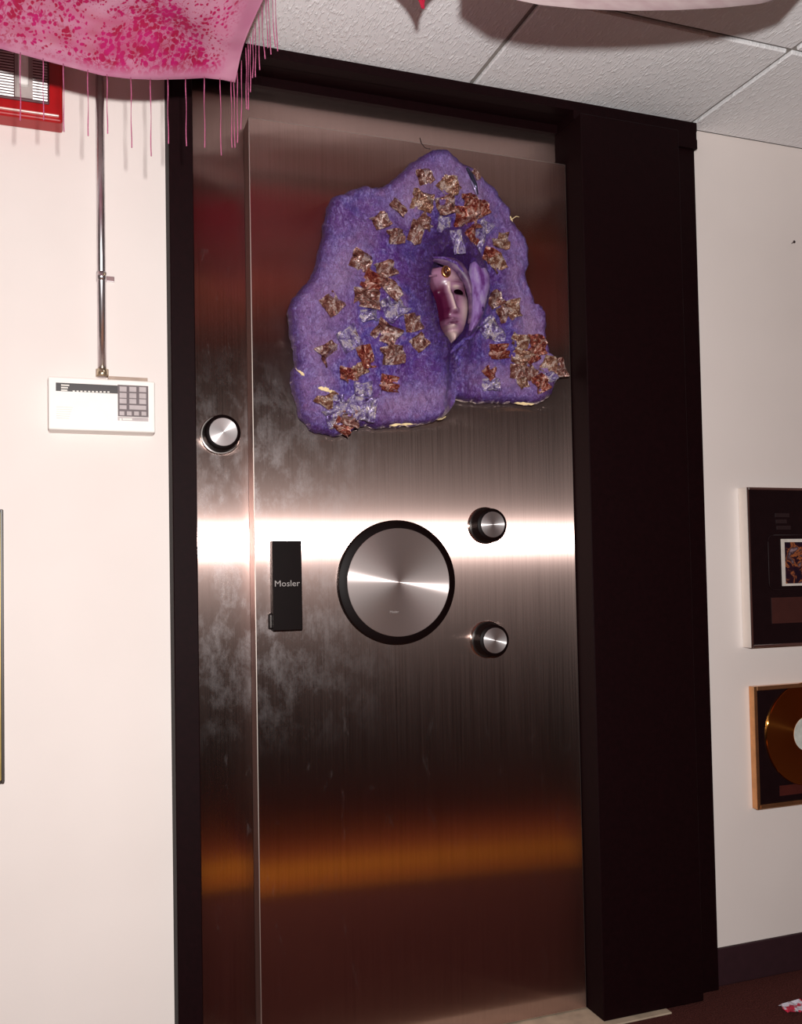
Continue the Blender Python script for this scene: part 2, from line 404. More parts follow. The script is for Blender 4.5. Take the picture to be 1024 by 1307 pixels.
wv = t.world(); big = t.noise(wv, 14, 4, .6, .5); stroke = t.noise(t.world((1, 1, .55), (0, .6, 0)), 150, 5, .75, 1.2); fleck = t.noise(wv, 330, 3, .7)
c0 = t.ramp(big, [(.32, (.13,.020,.22)), (.46, (.15,.042,.34)), (.56, (.10,.06,.40)), (.70, (.27,.09,.34))])
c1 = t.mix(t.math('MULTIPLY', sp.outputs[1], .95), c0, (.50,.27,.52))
lite = t.ramp(stroke, [(.515, (0,0,0)), (.60, (1,1,1))])
c2 = t.mix(t.math('MULTIPLY', lite, .62), c1, (.44,.37,.80))
drk = t.ramp(stroke, [(.40, (1,1,1)), (.485, (0,0,0))])
c3 = t.mix(t.math('MULTIPLY', drk, .72), c2, (.060,.007,.16))
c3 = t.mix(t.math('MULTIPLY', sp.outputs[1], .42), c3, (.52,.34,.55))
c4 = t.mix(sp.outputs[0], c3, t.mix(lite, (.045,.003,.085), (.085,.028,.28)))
t.set(Base_Color=c4, Roughness=.30, Specular_IOR_Level=.75, Normal=t.bump(fleck, .8, .006, t.bump(stroke, .9, .009))); M_purple = t.m
def add_attr(me, name, vals):
    at_ = me.color_attributes.new(name, 'FLOAT_COLOR', 'POINT')
    for i_, v_ in enumerate(vals): at_.data[i_].color = (v_[0], v_[1], v_[2] if len(v_) > 2 else 0, 1)
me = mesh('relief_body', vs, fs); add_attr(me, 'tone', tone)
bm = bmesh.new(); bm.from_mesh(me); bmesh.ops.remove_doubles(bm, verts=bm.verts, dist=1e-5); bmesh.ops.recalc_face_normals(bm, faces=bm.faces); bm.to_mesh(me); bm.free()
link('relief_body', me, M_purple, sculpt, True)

# face: a heightfield between the left and the right outline of the mask
def fz(x, y): return (500+x/6.4, 310+y/6.4)
LEFT = [(190,330),(250,300),(330,318),(400,352),(470,378),(540,392),(600,402),(660,410),(720,432),(780,456),(826,478)]
RIGHT = [(190,455),(250,535),(330,592),(400,615),(470,628),(540,632),(600,625),(660,612),(720,590),(780,535),(826,484)]
def interp(T, y):
    for (y0, x0), (y1, x1) in zip(T, T[1:]):
        if y <= y1: return lerp(x0, x1, (y-y0)/(y1-y0))
    return T[-1][1]
def G(x, y, cx, cy, sx, sy): return math.exp(-((x-cx)/sx)**2-((y-cy)/sy)**2)
YFACE = YD-.060
NU, NV = 70, 150
fv, ft = [], []
for j in range(NV+1):
    y = lerp(190, 826, j/NV); l, r_ = interp(LEFT, y), interp(RIGHT, y)
    for i_ in range(NU+1):
        s = i_/NU; x = lerp(l, r_, s)
        cxl = lerp(425, 482, (y-190)/636)       # the nose line
        sd = (x-cxl)/((r_-cxl) if x > cxl else (cxl-l)+1e-6)
        d = .024*(1-abs(sd)**2.2)
        d += .017*max(0, min(1, (y-350)/215))*math.exp(-((x-lerp(432, 472, max(0, min(1, (y-350)/210))))/lerp(15, 27, max(0, min(1, (y-350)/200))))**2)*(1 if y < 560 else math.exp(-((y-560)/22)**2))
        d += .006*(G(x, y, 505, 572, 18, 18)+G(x, y, 438, 572, 16, 18))
        d -= .014*G(x, y, 525, 412, 62, 34) + .010*G(x, y, 392, 408, 30, 34)
        d += .0055*G(x, y, 520, 372, 58, 16) + .0045*G(x, y, 520, 446, 60, 20)
        d += .006*G(x, y, 520, 335, 70, 14) + .004*G(x, y, 440, 300, 70, 50)
        d += .0105*G(x, y, 462, 643, 40, 13) + .012*G(x, y, 462, 697, 36, 17) - .009*G(x, y, 462, 669, 56, 7) - .004*G(x, y, 465, 735, 40, 14)
        d += .008*G(x, y, 478, 785, 40, 38) + .004*G(x, y, 575, 540, 45, 70)
        dd = min(1, min(s, 1-s)/.06, (j/NV)/.05+.1, (1-j/NV)/.03+.1)
        d = d*dd - .012*(1-dd)
        p = px(*fz(x, y), YFACE)
        fv.append(Vector((p.x, YFACE-d, p.z))-SC)
        nx = lerp(432, 472, max(0, min(1, (y-350)/210)))          # painted: dark left cheek, pale nose, lids, chin; nose-side shade, lip highlight in colour
        red = max(0, min(1, (nx-12-x)/24))*max(0, min(1, (y-315)/80))*(1 if y < 630 else max(0, 1-(y-630)/50))
        red = max(red, max(0, (s-.88)/.12)*.8, .85*G(x, y, 580, 405, 34, 60), .75*G(x, y, 492, 592, 34, 13), 1.0*G(x, y, 468, 668, 48, 8), .9*G(x, y, 505, 664, 16, 10), .55*G(x, y, 505, 470, 18, 60), .7*G(x, y, 515, 340, 60, 9), .9*max(0, 1-s/.14), .8*max(0, 1-(y-190)/60), .9*G(x, y, 497, 588, 9, 6), .9*G(x, y, 450, 588, 8, 6), .55*G(x, y, 462, 645, 36, 9), .8*max(0, 1-abs(x-(nx+24))/9)*(1 if 400 < y < 560 else 0)*.55)
        pale = max(G(x, y, 472, 775, 46, 50), .75*G(x, y, 590, 560, 44, 120), 1.0*G(x, y, 500, 378, 30, 13), .9*math.exp(-((x-nx)/13)**2)*(1 if 340 < y < 575 else 0), .8*G(x, y, 462, 702, 40, 16), .35*G(x, y, 470, 300, 60, 40))
        ft.append((red, min(1, pale)))
ff = []
W = NU+1
for j in range(NV):
    for i_ in range(NU): ff.append((j*W+i_, j*W+i_+1, (j+1)*W+i_+1, (j+1)*W+i_))
t = NT('mask_paint'); at = t.n('ShaderNodeAttribute', attribute_name='tone'); sp = t.n('ShaderNodeSeparateColor'); t.l(at.outputs['Color'], sp.inputs[0])
n_ = t.noise(t.world(), 70, 3, .6)
c = t.mix(n_, (.24,.10,.20), (.36,.18,.27)); c = t.mix(sp.outputs[1], c, (.66,.49,.46)); c = t.mix(sp.outputs[0], c, (.075,.005,.032))
t.set(Base_Color=c, Roughness=.33, Specular_IOR_Level=.6, Coat_Weight=.2); M_face = t.m
me = mesh('face', fv, ff); add_attr(me, 'tone', ft)
bm = bmesh.new(); bm.from_mesh(me); bmesh.ops.recalc_face_normals(bm, faces=bm.faces)
if sum(f.normal.y for f in bm.faces) > 0: bmesh.ops.reverse_faces(bm, faces=bm.faces)
bm.to_mesh(me); bm.free()
face = link('face', me, M_face, sculpt, True)
M_dark = plain('eye_hole', (.004,.001,.002), .9, spec=.0)
M_gold = plain('copper_gold', (.75,.38,.16), .28, 1.0)
M_jewel = plain('dark_jewel', (.06,.012,.008), .08, spec=.8)
def blob(name, c, rx, ry, rz, mat, parent, nz=0, rot=0, seg=20):
    bm = bmesh.new(); bmesh.ops.create_uvsphere(bm, u_segments=seg, v_segments=seg//2, radius=1)
    for v in bm.verts:
        q = v.co.copy(); k = 1+nz*noise.noise(q*2.3+Vector(c)*40)
        x, z = q.x*rx*k, q.z*rz*k
        v.co = (x*math.cos(rot)-z*math.sin(rot), q.y*ry*k, x*math.sin(rot)+z*math.cos(rot))
    me = bpy.data.meshes.new(name); bm.to_mesh(me); bm.free()
    return link(name, me, mat, parent, True, loc=c)
e = px(*fz(526, 414), YFACE-.022)
def fdep(x, y):                                  # the face's own depth at a crop point
    best = min(range(len(fv)), key=lambda q: (fv[q].x-(px(*fz(x, y), YFACE).x-SC.x))**2+(fv[q].z-(px(*fz(x, y), YFACE).z-SC.z))**2); return fv[best]
q = fdep(526, 416); blob('eye_opening', q+Vector((0, -.0030, 0)), .0165, .0050, .0090, M_dark, face, rot=-.08)
q = fdep(412, 262)
jr = link('jewel_setting', lathe_me('jewel_setting', [(.0125, .004), (.0125, -.001), (.0110, -.004), (.0078, -.0040), (.0075, -.002)], 20), M_gold, face, True, loc=q+Vector((0, -.001, 0)))
for v in jr.data.vertices: v.co.z *= 1.25
jr['label'] = 'gold ring around the dark jewel on the forehead'
jw = blob('jewel', q+Vector((0, -.004, 0)), .0080, .006, .0105, M_jewel, face)
blob('jewel_stud', q+Vector((.001, -.0095, 0)), .0028, .0025, .0032, M_gold, face)
# hood: folded cap over the forehead, and the smooth flap beside the cheek
M_hood = NT('hood_cloth'); _n = M_hood.noise(M_hood.world((1,1,1)), 60, 3, .6)
M_hood.set(Base_Color=M_hood.ramp(_n, [(.35, (.055,.020,.075)), (.65, (.15,.075,.15))]), Roughness=.5); M_hood = M_hood.m
M_flap = NT('flap_paint'); _n = M_flap.noise(M_flap.world((1,1,.4)), 45, 4, .6)
M_flap.set(Base_Color=M_flap.ramp(_n, [(.35, (.10,.025,.15)), (.50, (.22,.12,.34)), (.65, (.32,.24,.42))]), Roughness=.40); M_flap = M_flap.m
def ribbon(name, A, B, Y0, bulge, mat, parent, n=30, m=12, thick=.004, crop=fz):
    """shell between two polylines traced on the relief, arched outwards, with thickness"""
    def at_(P, t_):
        k = t_*(len(P)-1); i = min(int(k), len(P)-2); f = k-i
        return (lerp(P[i][0], P[i+1][0], f), lerp(P[i][1], P[i+1][1], f))
    vs, fs = [], []
    for side in (0, 1):
        for i in range(n+1):
            a, b = at_(A, i/n), at_(B, i/n)
            for j in range(m+1):
                s = j/m; x, y = lerp(a[0], b[0], s), lerp(a[1], b[1], s)
                d = bulge*math.sqrt(max(0, 1-(2*s-1)**2))*(.35+.65*math.sin(math.pi*min(1, max(0, .06+i/n*.9)))**.6)
                p = px(*crop(x, y), Y0)
                vs.append(Vector((p.x, Y0-d+side*thick+.0010*noise.noise(Vector((p.x*60, 2, p.z*60))), p.z))-SC)
    Wd = m+1; N1 = (n+1)*Wd
    for i in range(n):
        for j in range(m):
            q = (i*Wd+j, i*Wd+j+1, (i+1)*Wd+j+1, (i+1)*Wd+j); fs.append(q); fs.append(tuple(N1+k for k in q[::-1]))
    for i in range(n):
        for j in (0, m): a, b = i*Wd+j, (i+1)*Wd+j; fs.append((a, b, N1+b, N1+a))
    for j in range(m):
        for i in (0, n): a, b = i*Wd+j, i*Wd+j+1; fs.append((a, b, N1+b, N1+a))
    me = mesh(name, vs, fs); bm = bmesh.new(); bm.from_mesh(me); bmesh.ops.recalc_face_normals(bm, faces=bm.faces); bm.to_mesh(me); bm.free()
    return link(name, me, mat, parent, True)
ribbon('hood_cap', [(330,150),(400,172),(470,200),(535,250),(590,330),(622,430),(632,560),(622,660)], [(345,118),(420,115),(500,122),(575,165),(622,240),(650,340),(655,560),(645,680)], YD-.072, .014, M_hood, sculpt)
ribbon('hood_fold', [(340,128),(430,138),(520,178),(590,260)], [(335,112),(430,112),(530,150),(606,240)], YD-.082, .006, M_purple, sculpt, n=16, m=6)
ribbon('hood_flap', [(640,170),(628,260),(640,360),(645,470),(645,580),(630,720)], [(690,160),(760,200),(798,270),(800,370),(770,480),(740,600),(690,690),(640,735)], YD-.076, .022, M_flap, sculpt)
tube('hair_wisp', [px(*fz(235, 287), YD-.072)-SC, px(*fz(300, 272), YD-.078)-SC, px(*fz(372, 266), YD-.080)-SC], .0022, M_face, sculpt)
for A in ([(480,900),(530,850),(590,800),(650,770),(720,690)], [(520,960),(560,890),(620,830)], [(545,1010),(560,950),(600,880)]):
    tube('dark_fold', [px(*fz(*p), YD-.070)-SC for p in A], .0042, M_purple, sculpt, n=8, radf=lambda f: .5+1.0*math.sin(math.pi*min(1, f+.05)))

# copper scraps
def frag_mat(name, cols, rough=.3, metal=.75):
    t = NT(name); v = t.coord('Object'); n1 = t.noise(v, 3.2, 3, .65, .6); n2 = t.noise(v, 9, 3, .6)
    t.set(Base_Color=t.ramp(n1, [(.30+.10*k, c) for k, c in enumerate(cols)]), Roughness=rough, Metallic=metal, Normal=t.bump(n2, .5, .06)); return t.m
FM = [frag_mat('copper_foil', [(.05,.012,.014), (.16,.05,.040), (.32,.145,.115), (.70,.56,.52), (.14,.05,.09)], .25, .5),
      frag_mat('copper_red', [(.05,.006,.014), (.16,.018,.016), (.34,.085,.05), (.62,.40,.34), (.10,.02,.05)], .27, .5),
      frag_mat('copper_lilac', [(.07,.025,.11), (.17,.10,.30), (.36,.30,.52), (.72,.62,.64), (.15,.06,.07)], .25, .5),
      frag_mat('copper_gold_foil', [(.06,.016,.014), (.20,.07,.045), (.38,.20,.13), (.74,.60,.52), (.16,.06,.08)], .25, .5)]
def frag_mesh(k):
    """crumpled square of foil: pinched folds, curled corners, real thickness"""
    rnd = random.Random(k*31+5); n = 6; vs, fs = [], []
    folds = [(rnd.uniform(0, math.pi), rnd.uniform(-.35, .35), rnd.uniform(.14, .30)*rnd.choice((-1, 1, 1))) for _ in range(4)]
    curl = [rnd.uniform(-.12, .42) for _ in range(4)]
    for side in (0, 1):
        for i in range(n+1):
            for j in range(n+1):
                x, z = i/n-.5, j/n-.5
                y = 0
                for a, o, h in folds:                   # ridges across the sheet
                    dd = abs(x*math.cos(a)+z*math.sin(a)-o); y -= h*max(0, 1-dd/.26)
                for q, (sx, sz) in enumerate(((1, 1), (1, -1), (-1, 1), (-1, -1))):
                    y -= curl[q]*max(0, x*sx+z*sz-.45)**1.2
                y -= .07*noise.noise(Vector((x*5, z*5, k*2.7)))
                wob = 1+.16*noise.noise(Vector((x*2.5, z*2.5, k*3.3)))
                vs.append((x*wob, y+side*.06, z*wob))
    W = n+1; N1 = W*W; deep = max(v[1] for v in vs[:N1]); mean = sum(v[1] for v in vs[:N1])/N1
    vs = [(a, b-.35*deep-.65*mean, c) for a, b, c in vs]
    for i in range(n):
        for j in range(n):
            q = (i*W+j, i*W+j+1, (i+1)*W+j+1, (i+1)*W+j); fs.append(q); fs.append(tuple(N1+c for c in q[::-1]))
        for a, b in ((i*W, (i+1)*W), (i*W+n, (i+1)*W+n), (i, i+1), (n*W+i, n*W+i+1)): fs.append((a, b, N1+b, N1+a))
    me = mesh('copper_scrap', vs, fs); bm = bmesh.new(); bm.from_mesh(me); bmesh.ops.recalc_face_normals(bm, faces=bm.faces); bm.to_mesh(me); bm.free()
    return me
frag_cache = {}
# u, v, width px, aspect, turn (deg), kind
FR = [(541,227,19,.9,20,0),(538,258,25,.85,-12,3),(568,264,24,.9,15,0),(572,240,25,.8,-35,3),(507,267,22,.7,-40,0),(485,283,20,.9,25,0),(504.5,303,21,.8,5,0),(530,298,17,1.5,-18,0),(542,285,20,.8,-40,0),(593,281,31,.85,10,1),(583,310,13,2.1,10,2),(565,288,16,1.2,-5,2),(612,268,20,1,20,1),(601,305,20,1,30,1),
      (638,308,21,1,0,3),(625,329,20,1,-25,1),(609,311,13,1.8,-20,2),(617,291,17,1,45,2),(634,338,17,1.1,30,3),(598,258,19,.9,10,1),(607,224,7,1.8,30,0),
      (459.6,334,25,.8,-15,0),(422.5,389,23,1,38,0),(491,345,24,.75,20,0),(474,362,24,.9,-28,1),(467,382,31,.7,-6,0),(499,370,27,.5,-40,0),(501,394,27,1,38,2),(472,404,24,.6,5,2),(526,412,22,.95,12,0),(534,438,19,.9,40,0),(492,426,30,.75,-28,0),(444,434,25,1,30,2),(418.6,452,24,1,35,0),(500.6,454,28,.75,5,0),(467,456,18,1.5,15,1),
      (444,481,24,.7,-15,1),(459,472,18,.8,30,3),(496,491,23,.8,-5,1),(462,498,22,.8,0,2),(416,510,23,.9,-30,3),(437,518,26,.9,15,2),(465,524,26,1.1,-10,2),(427,533,23,.9,20,2),(446,535,22,.9,-20,0),(436,546,23,.6,-30,1),(452,515,20,.9,40,2),
      (630,383,21,.9,30,0),(655,395,20,1.1,15,3),(642,402,17,1.3,30,0),(622,418,23,.9,35,2),(632,427,20,.8,-10,2),(636,450,25,.7,5,1),(662,437,21,.8,-20,3),(683,441,23,1.1,5,1),(665,458,25,.8,-20,3),(626,476,18,1,40,1),(659,474,19,.9,0,0),(666,486,15,1.3,25,3),(699.5,467,20,1,-20,3),(712,470,18,1.4,10,0),(688,490,20,1.1,25,1),(677,455,17,1,30,1),(626,492,22,.7,0,2),(675,476,17,.9,40,0),(700,482,17,.7,20,2)]
import bisect
def rad_at(x, z):                               # 0 at the face, 1 on the rim
    a0 = math.atan2(z-FC[1], x-FC[0]); best = None
    for (rx, rz) in ring:
        da = abs((math.atan2(rz-FC[1], rx-FC[0])-a0+math.pi) % (2*math.pi)-math.pi)
        if best is None or da < best[0]: best = (da, math.hypot(rx-FC[0], rz-FC[1]))
    return min(.99, math.hypot(x-FC[0], z-FC[1])/best[1])
for k, (u, v, sz, asp, rotd, kind) in enumerate(FR):
    p = px(u, v, YD-.065); d = depth(p.x, p.z, rad_at(p.x, p.z))
    p = px(u, v, YD-d)
    s = sz/500*1.08
    key = (k % 7, kind)
    if key not in frag_cache:
        me = frag_mesh(key[0]+1+kind*7); me.materials.append(FM[kind]); frag_cache[key] = me
    o = link('copper_scrap', frag_cache[key], None, sculpt, False)
    o.location = Vector((p.x, YD-d-.007, p.z))-SC
    o.rotation_euler = (random.uniform(-.2, .2), math.radians(-rotd), random.uniform(-.25, .25))
    o.scale = (s, s*.85, s*asp)
M_blade = plain('dark_blade', (.05,.05,.09), .2, .6)
tube('metal_blade', [px(*p, YD-.080)-SC for p in ((596,214),(602,224),(607,236),(610,248))], .0050, M_blade, sculpt, n=8, radf=lambda f: .35+.8*math.sin(math.pi*min(.97, f*.9+.1)))
tube('metal_blade', [px(*p, YD-.086)-SC for p in ((601,230),(606,240),(609,249))], .0036, FM[2], sculpt, n=8, radf=lambda f: .3+.8*math.sin(math.pi*min(.97, f*.9+.1)))
# torn places where the bare cream paper shows
M_cream = plain('bare_paper', (.80,.62,.34), .8, scale=120)
for P, r in (([(378,468),(382,474),(388,480)], .0055), ([(405,496),(414,498),(424,501),(433,507)], .0062), ([(498,542.5),(512,541.5),(524,541),(534,540)], .0042), ([(556,537),(566,534),(572,530)], .0030), ([(660,513),(672,515),(683,515.5)], .0045), ([(652,275),(656,282)], .0028), ([(712,455),(717,465),(716,478)], .0030)):
    q = [px(u, v, YD-.05) for u, v in P]; u, v = P[0]
    q = [Vector((a.x, YD-max(.036, depth(a.x, a.z, rad_at(a.x, a.z)))-.0015, a.z))-SC for a in q]
    vs_, fs_ = [], []; n_ = 16
    for k in range(n_+1):                       # jagged flake lying on the surface
        f = k/n_*(len(q)-1); i_ = min(int(f), len(q)-2); c_ = q[i_].lerp(q[i_+1], f-i_)
        tdir = (q[min(i_+1, len(q)-1)]-q[i_]); nn = Vector((-tdir.z, 0, tdir.x)).normalized()
        taper = min(1, k/2.5+.1, (n_-k)/2.5+.1)
        a_, b_ = (r*taper*(.35+1.1*abs(noise.noise(Vector((k*.9+u*.37, sgn, v*.1))))) for sgn in (1.3, 7.7))
        vs_ += [c_+nn*a_, c_-nn*b_, c_+nn*a_+Vector((0, .004, 0)), c_-nn*b_+Vector((0, .004, 0))]
    for k in range(n_):
        m_ = 4*k; fs_ += [(m_, m_+1, m_+5, m_+4), (m_+2, m_+6, m_+7, m_+3), (m_, m_+4, m_+6, m_+2), (m_+1, m_+3, m_+7, m_+5)]
    fs_ += [(0, 2, 3, 1), (4*n_, 4*n_+1, 4*n_+3, 4*n_+2)]
    link('torn_edge', mesh('torn_edge', vs_, fs_), M_cream, sculpt)
M_wire = plain('wire', (.05,.03,.03), .4, .5)
tube('hanging_wire', [px(536, 176, YD-.012)-SC, px(538, 183, YD-.014)-SC, px(543, 189, YD-.02)-SC, px(549, 190, YD-.03)-SC], .0012, M_wire, sculpt)
tube('loose_thread', [px(652, 281, YD-.05)-SC, px(659, 276, YD-.055)-SC, px(663, 277, YD-.055)-SC], .0010, M_cream, sculpt)

# ------------------------------------------------------------------ alarm keypad and its conduit
M_kw = plain('keypad_plastic', (.90,.85,.80), .42, spec=.3, var=.02)
M_kblack = plain('keypad_window', (.018,.010,.010), .35)
M_kgrey = plain('keypad_field', (.10,.07,.075), .5)
M_key = plain('key_rubber', (.46,.40,.40), .6)
M_print = plain('pale_print', (.80,.76,.70), .6)
M_slot = plain('slot_shade', (.72,.66,.60), .7)
KD = .056
ka, kb = px(61.5, 479.5, -KD), px(198, 552, -KD)
kx0, kx1 = px(61.5, 515, -KD).x, px(198, 515, -KD).x; kz1, kz0 = px(130, 483.5, -KD).z, px(130, 550, -KD).z
KP = Vector(((kx0+kx1)/2, 0, kz0))
kp = thing('alarm_keypad', 'white plastic alarm keypad with dark display and grey keys at the foot of the conduit', 'keypad', KP)
box('housing', (kx0, -KD, kz0), (kx1, -.0005, kz1), M_kw, kp, bevel=.003, off=KP)
def kq(x, y):                                    # crop (40,460, x5.69) -> offsets on the keypad front; the photo's slant is taken out
    u, v = 40+x/5.69, 460+y/5.69; return px(u, v, -KD)
def kbox(name, x0, y0, x1, y1, out, mat, bev=0, parent=None):
    xm, ym = (x0+x1)/2, (y0+y1)/2
    a, b, c_, d_ = kq(x0, ym).x, kq(x1, ym).x, kq(xm, y1).z, kq(xm, y0).z
    return box(name, (a, -KD-out, c_), (b, -KD+.001, d_), mat, parent or kp, bevel=bev, off=KP)
kbox('display', 178, 172, 640, 232, .0008, M_kblack)
kbox('key_field', 628, 182, 850, 410, .0009, M_kgrey)
kbox('key_field_label', 628, 413, 850, 440, .0009, M_key)
kbox('label_print', 640, 420, 656, 436, .0012, M_print); kbox('label_print', 664, 421, 732, 434, .0012, M_print)
for r_, yy in enumerate((191, 236, 277)):
    for c_ in range(3): kbox('key', 640+71*c_, yy+r_*1+c_*2, 692+71*c_, yy+38+c_*2, .0028, M_key, .0006)
kbox('key', 640, 326, 692, 356, .0028, M_key, .0006); kbox('key', 711, 328, 834, 360, .0028, M_key, .0006)
for c_ in range(4): kbox('key', 640+53*c_, 370+c_, 676+53*c_, 400+c_, .0028, M_key, .0006)
for yy, x1 in ((176, 276), (194, 266), (212, 262)): kbox('display_print', 216, yy, x1, yy+10, .0012, M_print)
for c_ in range(10): kbox('display_mark', 300+28*c_, 219+c_*.8, 316+28*c_, 228+c_*.8, .0012, M_print)
for k in range(6): kbox('sound_slot', 182, 338+16*k, 300-5*k, 342+16*k, .0003, M_slot)
sb = box('gap_strip', (kq(560, 115).x, -.045, kq(700, 128).z-.004), (kq(848, 115).x, -.030, kq(700, 113).z), plain('gap_shade', (.40,.30,.24), .7), kp, off=KP)  # brown strip stands for the shadowed gap behind the top edge

M_pipe = plain('galvanised_pipe', (.66,.61,.63), .27, .95)
M_brass = plain('connector_brass', (.58,.48,.34), .3, .9)
YPI = -.018; PR = .0095
p0, p1 = px(127.7, 479, YPI), px(130, 98, YPI)
xp = (px(127.7, 470, YPI).x+px(130.3, 110, YPI).x)/2
PO = Vector((xp, YPI, p0.z))
pipe = thing('conduit', 'thin galvanised conduit running down the white wall into the keypad', 'conduit', PO)
tube('pipe', [Vector((0, 0, -.004)), Vector((0, 0, .4)), Vector((0, 0, H-.002-PO.z))], PR, M_pipe, pipe, n=20)
zs = px(129, 353, YPI).z-PO.z
tube('strap', [Vector((0, 0, zs-.010)), Vector((0, 0, zs+.010))], PR+.0016, M_pipe, pipe, n=20)
sto = box('strap_tab', (xp+PR, -.007, PO.z+zs-.006), (xp+PR+.019, -.0005, PO.z+zs+.006), M_pipe, pipe, bevel=.001, off=PO)
sc_ = tube('strap_screw', [Vector((.0065, -.0085, zs+.003)), Vector((.0065, -.0125, zs+.003))], .0032, M_brass, pipe, n=10)
tube('connector', [Vector((0, 0, -.003)), Vector((0, 0, .004)), Vector((0, 0, .014))], PR+.0042, M_brass, pipe, n=6)
tube('connector_screw', [Vector((.003, -.012, .007)), Vector((.003, -.0185, .007))], .0042, M_brass, pipe, n=10)

# ------------------------------------------------------------------ fire alarm behind the scarf
M_red = plain('alarm_red', (.38,.004,.006), .35, spec=.4, var=.05)
M_lv = plain('louvre_grey', (.60,.57,.56), .4, .3)
M_lens = plain('strobe_lens', (.86,.84,.80), .15, spec=.8)
M_dk = plain('louvre_shadow', (.10,.03,.035), .6)
AD = .055
ax1, az0 = px(80, 110, -AD).x, px(30, 150, -AD).z
ax0 = ax1-.185; az1 = az0+.185
AO = Vector(((ax0+ax1)/2, 0, az0))
al = thing('fire_alarm', 'red fire alarm with louvred grey grille and white strobe, high on the white wall', 'fire alarm', AO)
box('housing', (ax0, -AD, az0), (ax1, -.0005, az1), M_red, al, bevel=.006, seg=3, off=AO)
gx1 = px(63, 110, -AD).x; gz0 = px(40, 131, -AD).z; gx0 = ax0+(ax1-gx1)
box('grille_plate', (gx0, -AD-.004, gz0), (gx1, -AD+.002, az1-.022), M_dk, al, bevel=.003, off=AO)
lx0, lx1 = px(24, 110, -AD).x, px(37, 110, -AD).x
sl0, sl1 = px(42, 110, -AD).x, gx1-.004; tl1, tl0 = px(18, 110, -AD).x, gx0+.004
z = gz0+.006; k = 0
bm = bmesh.new(); box_bm(bm, (-.5, -.5, -.5), (.5, .5, .5)); sl_me = fin(bm, 'slat'); sl_me.materials.append(M_lv)
while z < az1-.026:
    for a, b in ((tl0, tl1), (sl0, sl1)):
        o = link('slat', sl_me, None, al); o.location = Vector(((a+b)/2, -AD-.008, z))-AO; o.scale = (b-a, .010, .0032); o.rotation_euler = (.5, 0, 0)
    z += .0062; k += 1
box('strobe_lens', (lx0, -AD-.020, px(30, 113, -AD).z), (lx1, -AD-.003, az1-.03), M_lens, al, bevel=.005, seg=3, off=AO)
box('strobe_base', (lx0-.008, -AD-.006, gz0+.006), (lx1+.008, -AD-.003, az1-.026), plain('strobe_base', (.42,.36,.34), .4), al, off=AO)
box('rim_highlight', (ax0+.006, -AD-.006, az0+.011), (ax1-.008, -AD+.002, az0+.0145), plain('highlight_pink', (.70,.45,.40), .25), al, bevel=.001, off=AO)  # bright line of the lower bevel, put in as a pale strip

# ------------------------------------------------------------------ framed things on the walls
def framed(name, label, X0, X1, Z0, Z1, D, fmat, wd, inner, group=None):
    O = Vector(((X0+X1)/2, 0, Z0)); t_ = thing(name, label, 'picture frame', O, group)
    for a, b in (((X0, Z0), (X0+wd, Z1)), ((X1-wd, Z0), (X1, Z1)), ((X0+wd, Z1-wd), (X1-wd, Z1)), ((X0+wd, Z0), (X1-wd, Z0+wd))):
        box('frame_rail', (a[0], -D, a[1]), (b[0], -.0005, b[1]), fmat, t_, bevel=.001, seg=1, off=O)
    m = box('mat_board', (X0+wd, -D+.006, Z0+wd), (X1-wd, -.004, Z1-wd), inner, t_, off=O)
    return t_, O, m
M_silver = plain('silver_frame', (.90,.86,.82), .10, 1.0, var=.02)
M_copperf = plain('copper_frame', (.72,.38,.18), .22, .9)
M_matb = plain('black_mat', (.010,.004,.005), .25, spec=.4)
FD = .036
ux0 = px(956.5, 724, -FD).x; uz1 = px(957, 621.5, -FD).z; uz0 = px(963, 827, -FD).z
up_f, UO, um = framed('award_frame', 'silver edged frame with a photo and plaque on black, above the gold record', ux0, ux0+.40, uz0, uz1, FD, M_silver, .008, M_matb)
YI = -FD+.005
def ubox(name, u0, v0, u1, v1, out, mat, par, O):
    a, b = px(u0, (v0+v1)/2, YI), px(u0, v1, YI); w_ = u1
    return box(name, (a.x, YI-out, px(u0, v1, YI).z), (a.x+w_, YI+.001, px(u0, v0, YI).z), mat, par, off=O)
M_white = plain('photo_border', (.72,.66,.60), .5)
ph = ubox('photo', 998, 688, .15, 748, .0015, M_white, up_f, UO)
t = NT('photo_print'); n_ = t.noise(t.world(), 26, 3, .6, .6); t.set(Base_Color=t.ramp(n_, [(.38, (.012,.005,.014)), (.50, (.03,.008,.015)), (.54, (.40,.12,.04)), (.58, (.03,.012,.02)), (.70, (.30,.20,.22))]), Roughness=.3); M_photo = t.m
ubox('photo_print', 1002, 692, .132, 745, .0019, M_photo, up_f, UO)
ubox('plaque', 985.5, 763, .17, 796, .0012, plain('bronze_plaque', (.055,.015,.012), .5, .0), up_f, UO)
M_line = plain('faint_line', (.022,.010,.011), .5)
a_, b_ = px(980, 683, YI), px(981, 753, YI)
rr = []; x0_, x1_, z1_, z0_ = a_.x, a_.x+.21, a_.z, b_.z
for (cx, cz, s0) in ((x0_+.02, z1_-.02, 90), (x0_+.02, z0_+.02, 180), (x1_-.02, z0_+.02, 270), (x1_-.02, z1_-.02, 0)):
    for k in range(5): q = math.radians(s0+22.5*k); rr.append(Vector((cx+.02*math.cos(q), YI-.0006, cz+.02*math.sin(q)))-UO)
rr.append(rr[0]); tube('mat_line', rr, .0007, M_line, up_f, n=4)
for k, (v0, v1) in enumerate(((655, 660), (663, 668), (671, 676))): ubox('title_print', 990+1*k, v0, .05-.012*(k == 1), v1, .0006, M_line, up_f, UO)
